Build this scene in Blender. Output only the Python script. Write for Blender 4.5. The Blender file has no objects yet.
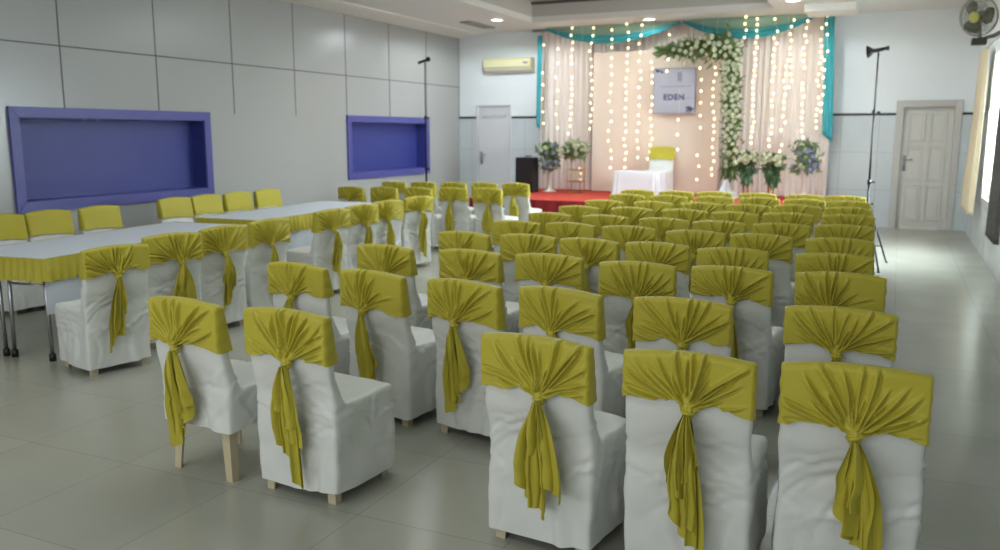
import bpy, bmesh, math, random
import numpy as np
from mathutils import Vector, Matrix, noise
R = math.radians
sc = bpy.context.scene
C = sc.collection
# ------------------------------------------------------------------ camera
F, CH, HY, VX = 850.0, 1.62, 133.0, 900.0
pitch = math.atan((275-HY)/F)
yaw = math.atan((VX-500)*math.cos(pitch)/F)
fw = Vector((-math.sin(yaw)*math.cos(pitch), math.cos(yaw)*math.cos(pitch), -math.sin(pitch)))
rt = Vector((math.cos(yaw), math.sin(yaw), 0))
up = rt.cross(fw)
EYE = Vector((0, 0, CH))
cd = bpy.data.cameras.new('camera'); cam = bpy.data.objects.new('camera', cd); C.objects.link(cam)
cam.matrix_world = Matrix(((rt.x, up.x, -fw.x, 0), (rt.y, up.y, -fw.y, 0), (rt.z, up.z, -fw.z, CH), (0, 0, 0, 1)))
cd.sensor_width = 36; cd.lens = 36*F/1000
cd.dof.use_dof = True; cd.dof.focus_distance = 3.5; cd.dof.aperture_fstop = 2.8
sc.camera = cam
# ------------------------------------------------------------------ view, world, large lights
sc.view_settings.view_transform = 'Standard'; sc.view_settings.look = 'None'
sc.view_settings.gamma = 1; sc.view_settings.use_curve_mapping = False
sc.view_settings.exposure = 0.22
w = bpy.data.worlds.new('World'); sc.world = w; w.use_nodes = True
w.node_tree.nodes['Background'].inputs[0].default_value = (0.90, 0.96, 1.0, 1)
w.node_tree.nodes['Background'].inputs[1].default_value = 3.0
def area(name, loc, rot, sx, sy, power, col=(1, 1, 1), spread=180):
    l = bpy.data.lights.new(name, 'AREA'); l.shape = 'RECTANGLE'; l.size = sx; l.size_y = sy
    l.energy = power; l.color = col; l.spread = R(spread)
    o = bpy.data.objects.new(name, l); C.objects.link(o); o.location = loc; o.rotation_euler = rot
    return o
for i, (y, p) in enumerate(((0.5, 26), (4.5, 34), (8.5, 60), (12.1, 105))):
    area('ceiling_fill_light', (-3.7, y, 3.60), (0, 0, 0), 3.2, 1.6, p, (0.93, 0.99, 1.0))  # added soft fill from overhead, without any lamp fittings
area('window_daylight', (1.34, 12.4, 2.0), (0, R(50), 0), 1.6, 2.2, 160, (0.86, 0.94, 1.0), 95)
area('window_sky_glow', (1.30, 12.35, 1.75), (0, R(97), 0), 1.7, 2.3, 210, (0.84, 0.94, 1.0))
area('hall_front_fill', (-3.2, -2.3, 2.1), (R(90), 0, 0), 6.5, 2.2, 108, (0.98, 0.99, 1.0))  # added soft fill from behind the camera, its source unseen

# ------------------------------------------------------------------ materials
def sh(c):  # sRGB 0-255 -> linear
    return tuple(((v/255)/12.92 if v/255 <= .04045 else ((v/255+.055)/1.055)**2.4) for v in c)+(1,)
def mat(name, col, rough=.6, metal=0, spec=.5, noise_amt=0, noise_scale=5, emit=0, bump=0, bump_scale=60, alpha=1, sheen=0, trans=0, coat=0):
    m = bpy.data.materials.new(name); m.use_nodes = True; nt = m.node_tree; b = nt.nodes['Principled BSDF']
    c = sh(col)
    b.inputs['Base Color'].default_value = c; b.inputs['Roughness'].default_value = rough
    b.inputs['Metallic'].default_value = metal; b.inputs['Specular IOR Level'].default_value = spec
    b.inputs['Alpha'].default_value = alpha; b.inputs['Sheen Weight'].default_value = sheen
    b.inputs['Transmission Weight'].default_value = trans; b.inputs['Coat Weight'].default_value = coat
    if emit: b.inputs['Emission Color'].default_value = c; b.inputs['Emission Strength'].default_value = emit
    tc = nt.nodes.new('ShaderNodeTexCoord')
    if noise_amt:
        n = nt.nodes.new('ShaderNodeTexNoise'); n.inputs['Scale'].default_value = noise_scale; n.inputs['Detail'].default_value = 4
        nt.links.new(tc.outputs['Object'], n.inputs['Vector'])
        r = nt.nodes.new('ShaderNodeMapRange'); r.inputs['To Min'].default_value = 1-noise_amt; r.inputs['To Max'].default_value = 1+noise_amt
        nt.links.new(n.outputs['Fac'], r.inputs['Value'])
        v = nt.nodes.new('ShaderNodeVectorMath'); v.operation = 'SCALE'; v.inputs[0].default_value = c[:3]
        nt.links.new(r.outputs[0], v.inputs['Scale']); nt.links.new(v.outputs[0], b.inputs['Base Color'])
    if bump:
        n = nt.nodes.new('ShaderNodeTexNoise'); n.inputs['Scale'].default_value = bump_scale; n.inputs['Detail'].default_value = 3
        nt.links.new(tc.outputs['Object'], n.inputs['Vector'])
        bp = nt.nodes.new('ShaderNodeBump'); bp.inputs['Strength'].default_value = bump; bp.inputs['Distance'].default_value = .01
        nt.links.new(n.outputs['Fac'], bp.inputs['Height']); nt.links.new(bp.outputs[0], b.inputs['Normal'])
    return m
def tile_mat(name, c1, grout, bw, bh, mortar, off, rough, axis='XY', var=.03, spec=.5):
    m = bpy.data.materials.new(name); m.use_nodes = True; nt = m.node_tree; b = nt.nodes['Principled BSDF']
    tc = nt.nodes.new('ShaderNodeTexCoord'); mp = nt.nodes.new('ShaderNodeMapping')
    if axis == 'XZ': mp.inputs['Rotation'].default_value = (R(-90), 0, 0)
    br = nt.nodes.new('ShaderNodeTexBrick'); br.offset = 0; br.squash = 1
    br.inputs['Scale'].default_value = 1; br.inputs['Brick Width'].default_value = bw; br.inputs['Row Height'].default_value = bh
    br.inputs['Mortar Size'].default_value = mortar; br.inputs['Mortar Smooth'].default_value = .3
    a = sh(c1)
    br.inputs['Color1'].default_value = tuple(v*(1-var) for v in a[:3])+(1,); br.inputs['Color2'].default_value = tuple(v*(1+var) for v in a[:3])+(1,)
    br.inputs['Mortar'].default_value = sh(grout)
    sep = nt.nodes.new('ShaderNodeSeparateXYZ'); cmb = nt.nodes.new('ShaderNodeCombineXYZ')
    nt.links.new(tc.outputs['Object'], sep.inputs[0])
    src = {'XY': (0, 1), 'XZ': (0, 2), 'YZ': (1, 2)}[axis]
    for k in range(2):
        ad = nt.nodes.new('ShaderNodeMath'); ad.operation = 'ADD'; ad.inputs[1].default_value = off[k]
        nt.links.new(sep.outputs[src[k]], ad.inputs[0]); nt.links.new(ad.outputs[0], cmb.inputs[k])
    nt.links.new(cmb.outputs[0], br.inputs['Vector'])
    n = nt.nodes.new('ShaderNodeTexNoise'); n.inputs['Scale'].default_value = 2.2; n.inputs['Detail'].default_value = 5
    nt.links.new(tc.outputs['Object'], n.inputs['Vector'])
    r = nt.nodes.new('ShaderNodeMapRange'); r.inputs['To Min'].default_value = .93; r.inputs['To Max'].default_value = 1.07
    nt.links.new(n.outputs['Fac'], r.inputs['Value'])
    v = nt.nodes.new('ShaderNodeVectorMath'); v.operation = 'SCALE'
    nt.links.new(br.outputs['Color'], v.inputs[0]); nt.links.new(r.outputs[0], v.inputs['Scale']); nt.links.new(v.outputs[0], b.inputs['Base Color'])
    r2 = nt.nodes.new('ShaderNodeMapRange'); r2.inputs['To Min'].default_value = rough*.8; r2.inputs['To Max'].default_value = rough*1.25
    nt.links.new(n.outputs['Fac'], r2.inputs['Value']); nt.links.new(r2.outputs[0], b.inputs['Roughness'])
    b.inputs['Specular IOR Level'].default_value = spec
    return m
M = dict(
    cover=mat('white_satin_cover', (214, 216, 212), .42, spec=.5, bump=.10, bump_scale=9, sheen=.15),
    sash=mat('olive_gold_cloth', (180, 169, 54), .50, spec=.35, noise_amt=.04, noise_scale=7, sheen=.1),
    plainsash=mat('yellow_gold_cloth', (184, 174, 52), .5, spec=.35, noise_amt=.04, noise_scale=7, sheen=.1),
    leg=mat('beige_plastic', (190, 178, 148), .45, noise_amt=.06, noise_scale=20),
    wall=mat('grey_laminate_panel', (168, 170, 167), .25, spec=.45, noise_amt=.02, noise_scale=.7),
    seam_and_shade=mat('dark_joint_and_shade', (84, 84, 84), .7, noise_amt=.1),  # wall panel joints, and the painted shadow line in the tray
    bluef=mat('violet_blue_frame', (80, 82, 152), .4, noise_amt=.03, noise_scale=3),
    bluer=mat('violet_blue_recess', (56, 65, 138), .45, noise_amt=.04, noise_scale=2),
    paint=mat('pale_wall_paint', (234, 241, 244), .6, noise_amt=.02, noise_scale=1),
    ceil=mat('ceiling_paint', (220, 221, 215), .75, noise_amt=.015, noise_scale=1),
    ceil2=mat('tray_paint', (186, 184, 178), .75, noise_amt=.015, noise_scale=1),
    trimw=mat('white_trim_paint', (224, 222, 214), .5, noise_amt=.02),
    dado=mat('black_tile_strip', (38, 38, 42), .3, noise_amt=.1),
    door=mat('cream_door_paint', (215, 214, 208), .5, noise_amt=.05, noise_scale=3),
    doorframe=mat('taupe_frame_paint', (196, 195, 190), .55, noise_amt=.05, noise_scale=4),
    doorw=mat('white_door_paint', (214, 216, 220), .5, noise_amt=.02),
    black=mat('black_plastic', (18, 18, 20), .45, noise_amt=.2, noise_scale=30),
    darkm=mat('dark_metal', (34, 35, 38), .4, metal=.6, noise_amt=.1),
    chrome=mat('brushed_steel', (170, 172, 175), .3, metal=.9, noise_amt=.05),
    brass=mat('gold_metal', (190, 155, 80), .35, metal=.8, noise_amt=.05),
    table=mat('white_tabletop_cloth', (203, 210, 219), .55, noise_amt=.02, noise_scale=3, sheen=.1),
    red=mat('red_stage_carpet', (192, 62, 46), .9, noise_amt=.08, noise_scale=12, bump=.2, bump_scale=200),
    redf=mat('maroon_stage_cloth', (128, 18, 26), .85, noise_amt=.08, noise_scale=8),
    drape=mat('blush_white_drape', (226, 216, 208), .7, noise_amt=.02, noise_scale=2, sheen=.2),
    panel=mat('cream_back_panel', (224, 209, 194), .7, noise_amt=.02, noise_scale=2),
    teal=mat('teal_satin', (52, 158, 168), .5, noise_amt=.05, noise_scale=6, sheen=.2),
    sheer=mat('sheer_green_net', (150, 190, 170), .6, noise_amt=.05, alpha=.75),
    leaf=mat('green_foliage', (112, 138, 88), .5, noise_amt=.35, noise_scale=14),
    leafd=mat('deep_green_foliage', (76, 108, 70), .5, noise_amt=.3, noise_scale=14),
    rose=mat('ivory_rose', (222, 226, 196), .6, noise_amt=.08, noise_scale=40),
    blueflower=mat('pale_blue_hydrangea', (178, 184, 214), .6, noise_amt=.12, noise_scale=40),
    bulb=mat('warm_bulb', (255, 226, 176), .4, emit=3.2),
    wire=mat('clear_wire', (226, 214, 190), .5, noise_amt=.02),
    lamp=mat('downlight_glow', (255, 250, 240), .4, emit=12),
    board=mat('printed_board', (176, 178, 190), .5, noise_amt=.12, noise_scale=3),
    ink=mat('grey_blue_ink', (92, 92, 128), .6, noise_amt=.05),
    inkp=mat('faded_ink', (146, 146, 160), .6, noise_amt=.05),
    acw=mat('cream_plastic', (226, 222, 178), .4, noise_amt=.02),
    fanm=mat('grey_fan_plastic', (150, 150, 134), .4, noise_amt=.05),
    fanc=mat('pale_yellow_hub', (206, 202, 110), .4, noise_amt=.03),
    curt=mat('beige_curtain', (202, 190, 160), .8, noise_amt=.08, noise_scale=5),
    curtd=mat('charcoal_patterned_curtain', (92, 92, 88), .8, noise_amt=.5, noise_scale=26),
    glass=mat('window_glass', (245, 250, 252), .05, trans=1.0),
    cardw=mat('white_draped_cloth', (214, 222, 226), .6, noise_amt=.03, noise_scale=4),
    tube=mat('vase_pale', (216, 206, 196), .3, noise_amt=.05),
)
M['floor'] = tile_mat('vitrified_floor_tile', (160, 161, 149), (132, 132, 122), .69, .73, .0022, (3.38+6.9, -2.13+7.3), .24, spec=.55)
M['tiles'] = tile_mat('pale_wall_tile', (204, 212, 215), (172, 180, 184), .6, .645, .005, (6.0+.93+8.4, 0), .2, 'XZ', .015)
M['tilesy'] = tile_mat('pale_wall_tile_side', (204, 212, 215), (172, 180, 184), .6, .645, .005, (6.0, 0), .2, 'YZ', .015)

# ------------------------------------------------------------------ helpers
def tag(o, label=None, cat=None, group=None, kind=None):
    if label: o['label'] = label
    if cat: o['category'] = cat
    if group: o['group'] = group
    if kind: o['kind'] = kind
    return o
def link(name, me, m=None, parent=None, smooth=False):
    if m is not None and not me.materials: me.materials.append(m)
    if smooth:
        me.polygons.foreach_set('use_smooth', [True]*len(me.polygons))
    o = bpy.data.objects.new(name, me); C.objects.link(o)
    if parent: o.parent = parent
    return o
def empty(name, loc=(0, 0, 0), rz=0):
    o = bpy.data.objects.new(name, None); C.objects.link(o); o.location = loc; o.rotation_euler = (0, 0, rz)
    o.empty_display_size = .1
    return o
def kids(o): return [c for c in bpy.data.objects if c.parent is o]
class MB:
    def __init__(s): s.v = []; s.f = []; s.mi = []
    def add(s, vs, fs, mi=0):
        n = len(s.v); s.v += [tuple(v) for v in vs]; s.f += [tuple(i+n for i in f) for f in fs]; s.mi += [mi]*len(fs); return s
    def box(s, x0, x1, y0, y1, z0, z1, mi=0):
        vs = [(x, y, z) for z in (z0, z1) for y in (y0, y1) for x in (x0, x1)]
        return s.add(vs, [(0, 2, 3, 1), (4, 5, 7, 6), (0, 1, 5, 4), (2, 6, 7, 3), (0, 4, 6, 2), (1, 3, 7, 5)], mi)
    def tube(s, pts, rs, n=10, cap=True, mi=0):
        pts = [Vector(p) for p in pts]
        if not isinstance(rs, (list, tuple)): rs = [rs]*len(pts)
        vs = []; fs = []; a = None
        for i, p in enumerate(pts):
            d = (pts[min(i+1, len(pts)-1)]-pts[max(i-1, 0)]).normalized()
            if a is None: a = d.orthogonal().normalized()
            else: a = (a-d*a.dot(d)).normalized()
            b = d.cross(a)
            for k in range(n):
                t = 2*math.pi*k/n; vs.append(p+(a*math.cos(t)+b*math.sin(t))*rs[i])
        for i in range(len(pts)-1):
            for k in range(n):
                fs.append((i*n+k, i*n+(k+1) % n, (i+1)*n+(k+1) % n, (i+1)*n+k))
        if cap: fs += [tuple(range(n))[::-1], tuple(range((len(pts)-1)*n, len(pts)*n))]
        return s.add(vs, fs, mi)
    def lathe(s, prof, n=20, c=(0, 0, 0), mi=0):
        vs = [(c[0]+r*math.cos(2*math.pi*k/n), c[1]+r*math.sin(2*math.pi*k/n), c[2]+z) for r, z in prof for k in range(n)]
        fs = [(i*n+k, i*n+(k+1) % n, (i+1)*n+(k+1) % n, (i+1)*n+k) for i in range(len(prof)-1) for k in range(n)]
        return s.add(vs, fs, mi)
    def mesh(s, name, mats=()):
        me = bpy.data.meshes.new(name); me.from_pydata(s.v, [], s.f)
        for m in mats: me.materials.append(m)
        if len(mats) > 1: me.polygons.foreach_set('material_index', s.mi)
        me.update(); return me
    def obj(s, name, m, parent=None, smooth=False, bevel=0):
        me = s.mesh(name, m if isinstance(m, (list, tuple)) else (m,))
        o = link(name, me, None, parent, smooth)
        if bevel:
            b = o.modifiers.new('bevel', 'BEVEL'); b.width = bevel; b.segments = 2; b.limit_method = 'ANGLE'
        return o
def grid_faces(nu, nv, loop=False):
    f = []
    for j in range(nv-1):
        for i in range(nu if loop else nu-1):
            i2 = (i+1) % nu
            f.append((j*nu+i, j*nu+i2, (j+1)*nu+i2, (j+1)*nu+i))
    return f
def struct(o): o['kind'] = 'structure'; return o
def pix(x, y, Y):   # a point seen at pixel x, y on the plane at depth Y
    d = fw*F+rt*(x-500)+up*(275-y); return EYE+d*(Y/d.y)

# ------------------------------------------------------------------ the room
XL, XR, YB, YF, HC = -8.42, 1.10, 16.13, -2.6, 3.62
struct(MB().box(XL-.3, XR+.2, YF, YB+.2, -.2, 0).obj('floor', M['floor']))
# left wall: a grid of panels round the two niches
n1 = (6.10, 8.75, .89, 1.78); n2 = (12.14, 14.67, .95, 1.80)
mb = MB()
ys = [YF, n1[0], n1[1], n2[0], n2[1], YB+.2]
for i in range(5):
    nn = {1: n1, 3: n2}.get(i)
    if nn:
        mb.box(XL-.22, XL, ys[i], ys[i+1], 0, nn[2]); mb.box(XL-.22, XL, ys[i], ys[i+1], nn[3], 4.1)
    else: mb.box(XL-.22, XL, ys[i], ys[i+1], 0, 4.1)
struct(mb.obj('wall_left', M['wall']))
mb = MB()
k = 5.33-1.345*5
while k < YB:
    lo = 1.88
    mb.box(XL-.002, XL+.004, k-.006, k+.006, lo, HC); k += 1.345
mb.box(XL-.002, XL+.004, YF, YB, 2.555, 2.569)
struct(mb.obj('trim_1', M['seam_and_shade']))
def niche(nn, label, dep=.2):
    y0, y1, z0, z1 = nn
    t = empty('wall_niche', (XL, (y0+y1)/2, z0)); tag(t, label, 'wall niche', 'blue framed niches in the left wall')
    def L(mb): # to local
        mb.v = [(v[0]-XL, v[1]-(y0+y1)/2, v[2]-z0) for v in mb.v]; return mb
    a = .115; mb = MB()
    X0, X1 = XL-.0, XL+.035
    o0, o1, p0, p1 = y0-a, y1+a, z0-a, z1+a
    def q(A, B, Cc, D):   # mitred member: outer edge A-B, inner edge C-D
        vs = [(x, p[0], p[1]) for x in (X0, X1) for p in (A, B, Cc, D)]
        mb.add(vs, [(4, 5, 6, 7), (3, 2, 1, 0), (0, 1, 5, 4), (2, 3, 7, 6), (1, 2, 6, 5), (3, 0, 4, 7)])
    q((o0, p0), (o1, p0), (y1, z0), (y0, z0)); q((o1, p1), (o0, p1), (y0, z1), (y1, z1))
    q((o0, p1), (o0, p0), (y0, z0), (y0, z1)); q((o1, p0), (o1, p1), (y1, z1), (y1, z0))
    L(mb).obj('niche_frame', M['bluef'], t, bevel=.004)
    mb = MB(); d = XL-dep
    mb.box(d-.015, d, y0, y1, z0, z1)
    mb.box(d, XL+.01, y0-.01, y0+.006, z0, z1); mb.box(d, XL+.01, y1-.006, y1+.01, z0, z1)
    mb.box(d, XL+.01, y0, y1, z0-.01, z0+.006); mb.box(d, XL+.01, y0, y1, z1-.006, z1+.01)
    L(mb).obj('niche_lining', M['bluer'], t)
    return t
t = niche(n1, 'large blue-violet framed niche in the grey wall nearer the camera, above the yellow-topped chairs')
for dy in (-.42, -.24):
    MB().lathe([(0, 0), (.022, 0), (.026, .012), (0, .012)], 14, (-.10, dy, .876)).obj('niche_spotlight', M['chrome'], t, smooth=True)
niche(n2, 'far blue-violet framed niche in the grey wall, behind the left light stand')
# back wall: tiles below, dark strip, paint above
DR = (.03, .80, 2.05); DL = (-7.98, -7.26, 2.16)
def holes(y0, y1, z0, z1):
    mb = MB(); xs = [XL, DL[0], DL[1], DR[0], DR[1], XR]
    for i in range(5):
        d = {1: DL, 3: DR}.get(i); zz0 = z0
        if d: zz0 = max(z0, d[2])
        if zz0 < z1: mb.box(xs[i], xs[i+1], y0, y1, zz0, z1)
    return mb
struct(holes(YB, YB+.15, 0, 4.1).obj('wall_back', M['paint']))
struct(holes(YB-.012, YB, 0, 1.915).obj('trim_2', M['tiles']))
struct(holes(YB-.022, YB, 1.915, 1.955).obj('trim_3', M['dado']))
struct(MB().box(XL-.3, XR+.2, YF-.2, YF, 0, 4.1).obj('wall_front', M['paint']))
# right wall with the windows
wins = [(11.15, 13.55)]
WZ0, WZ1 = .74, 2.66
mb = MB(); mt = MB(); y = YB+.15
seg = []
for a, b in wins:
    mb.box(XR, XR+.18, b, y, 0, 4.1); mt.box(XR-.012, XR, b, min(y, YB), 0, 1.915)
    mb.box(XR, XR+.18, a, b, 0, WZ0); mb.box(XR, XR+.18, a, b, WZ1, 4.1); mt.box(XR-.012, XR, a, b, 0, WZ0)
    y = a
mb.box(XR, XR+.18, YF, y, 0, 4.1); mt.box(XR-.012, XR, YF, y, 0, 1.915)
struct(mb.obj('wall_right', M['paint'])); struct(mt.obj('trim_4', M['tilesy']))
for i, (a, b) in enumerate(wins):
    e = struct(empty('window_%d' % (i+1), (XR+.09, (a+b)/2, WZ0)))
    h = WZ1-WZ0; wd = (b-a)/2; mb = MB()
    for s in (-1, 1): mb.box(-.03, .03, s*wd-.03, s*wd+.03, 0, h)
    mb.box(-.03, .03, -wd, wd, 0, .05); mb.box(-.03, .03, -wd, wd, h-.05, h)
    for k in (-1/3, 1/3): mb.box(-.025, .025, k*wd*1.0-.02, k*wd+.02, 0, h)
    mb.box(-.02, .02, -wd, wd, h*.7, h*.7+.03)
    mb.obj('window_frame', M['trimw'], e)
    MB().box(-.003, .003, -wd, wd, .02, h-.02).obj('window_pane', M['glass'], e)
# ceiling with the recessed tray
TX0, TX1, TY1, TZ = -6.27, -1.99, 14.9, 3.98
mb = MB()
mb.box(XL-.2, TX0, YF, YB+.1, HC, HC+.1); mb.box(TX1, XR+.2, YF, YB+.1, HC, HC+.1)
mb.box(TX0, TX1, TY1, YB+.1, HC, HC+.1)
struct(mb.obj('ceiling', M['ceil']))
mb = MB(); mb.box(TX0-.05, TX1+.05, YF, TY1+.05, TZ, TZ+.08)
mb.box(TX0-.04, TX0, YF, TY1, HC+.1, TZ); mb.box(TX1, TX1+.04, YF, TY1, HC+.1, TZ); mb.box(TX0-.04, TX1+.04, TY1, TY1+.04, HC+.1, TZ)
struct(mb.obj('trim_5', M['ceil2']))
mb = MB(); mb.box(TX0, TX1, TY1-.05, TY1, TZ-.05, TZ); mb.box(TX1-.05, TX1, YF, TY1, TZ-.05, TZ)  # dark strips painted in for the shadow where the tray meets its top
struct(mb.obj('tray_shade_strip', M['seam_and_shade']))
mb = MB()   # cove along the left wall
mb.add([(XL, YF, 3.55), (XL+.06, YF, 3.55), (XL+.50, YF, 3.60), (XL+.52, YF, 3.64), (XL, YF, 3.64),
        (XL, YB, 3.55), (XL+.06, YB, 3.55), (XL+.50, YB, 3.60), (XL+.52, YB, 3.64), (XL, YB, 3.64)],
       [(0, 1, 6, 5), (1, 2, 7, 6), (2, 3, 8, 7), (3, 4, 9, 8)])
struct(mb.obj('trim_7', M['trimw']))
struct(MB().box(-1.50, -.74, 14.6, 15.35, 3.50, HC).obj('trim_8', M['trimw'], bevel=.01))
struct(MB().box(-7.40, -7.16, 14.2, 15.2, 3.595, HC).obj('trim_9', mat('grey_hatch', (150, 150, 146), .7, noise_amt=.05)))
# downlights
for i, (x, y, lab) in enumerate(((-6.675, 14.25, 'round recessed downlight left of the backdrop, near the grey wall'),
                   (-4.18, 15.3, 'round recessed downlight above the middle of the backdrop'),
                   (-1.62, 14.1, 'round recessed downlight nearest the right end of the backdrop'))):
    t = empty('ceiling_downlight', (x, y, HC)); tag(t, lab, 'ceiling light', 'recessed ceiling downlights')
    MB().lathe([(.105, 0), (.13, 0), (.13, -.012), (.105, -.016), (.1, .0)], 24).obj('trim_ring', M['trimw'], t, smooth=True)
    MB().lathe([(0, -.008), (.06, -.009), (.1, -.006)], 24).obj('diffuser', M['lamp'], t)
    l = bpy.data.lights.new('downlight_lamp', 'SPOT'); l.energy = (135, 12, 75)[i]; l.spot_size = R(172); l.spot_blend = .25; l.shadow_soft_size = .09; l.color = (.88, .96, 1)
    o = bpy.data.objects.new('downlight_lamp', l); C.objects.link(o); o.parent = t; o.location = (0, 0, -.04)
# right door
def door(name, D, panels, m, mf, handle_side, fw_=.09):
    x0, x1, h = D; e = struct(empty(name, ((x0+x1)/2, YB, 0))); w2 = (x1-x0)/2
    mb = MB()
    mb.box(-w2-fw_, -w2, -.035, .12, 0, h+fw_); mb.box(w2, w2+fw_, -.035, .12, 0, h+fw_); mb.box(-w2, w2, -.035, .12, h, h+fw_)
    mb.obj('door_frame', mf, e, bevel=.006)
    mb = MB(); yb = .05 if panels and len(panels) > 3 else .0
    mb.box(-w2, w2, yb, yb+.04, 0, h); mb.box(-w2-.1, w2+.1, .125, .14, 0, h+.1)  # wider sheet behind is added to block outside light round the leaf
    mb.obj('door_leaf', m, e)
    mb = MB()
    for (a, b, c, d) in panels:   # raised mouldings round each panel
        X0, X1, Z0, Z1 = -w2+a*(2*w2), -w2+b*(2*w2), c*h, d*h
        t_ = .022
        mb.box(X0, X1, yb-.018, yb+.01, Z0, Z0+t_); mb.box(X0, X1, yb-.018, yb+.01, Z1-t_, Z1)
        mb.box(X0, X0+t_, yb-.018, yb+.01, Z0, Z1); mb.box(X1-t_, X1, yb-.018, yb+.01, Z0, Z1)
        mb.box(X0+.05, X1-.05, yb-.010, yb+.01, Z0+.05, Z1-.05)
    if panels: mb.obj('door_panels', m, e, bevel=.004)
    hx = handle_side*(w2-.07); mb = MB()
    mb.box(hx-.022, hx+.022, yb-.012, yb, .98, 1.24)
    mb.tube([(hx, yb-.01, 1.17), (hx, yb-.06, 1.17)], .012, 8); mb.tube([(hx, yb-.055, 1.17), (hx-handle_side*.12, yb-.06, 1.175)], .012, 8)
    mb.obj('door_handle', M['chrome'], e, True)
    return e
six = [(.12, .46, .72, .95), (.54, .88, .72, .95), (.12, .46, .40, .68), (.54, .88, .40, .68), (.12, .46, .07, .36), (.54, .88, .07, .36)]
d1 = door('door_1', (DR[0], DR[1], DR[2]), six, M['door'], M['doorframe'], -1, .11)
MB().box(-.30, .26, -.02, .0, .0, .03).obj('door_sill', M['trimw'], d1)
door('door_2', (DL[0], DL[1], DL[2]), [(.14, .46, .90, .93), (.54, .86, .90, .93)], M['doorw'], M['doorw'], -1, .04)

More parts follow.
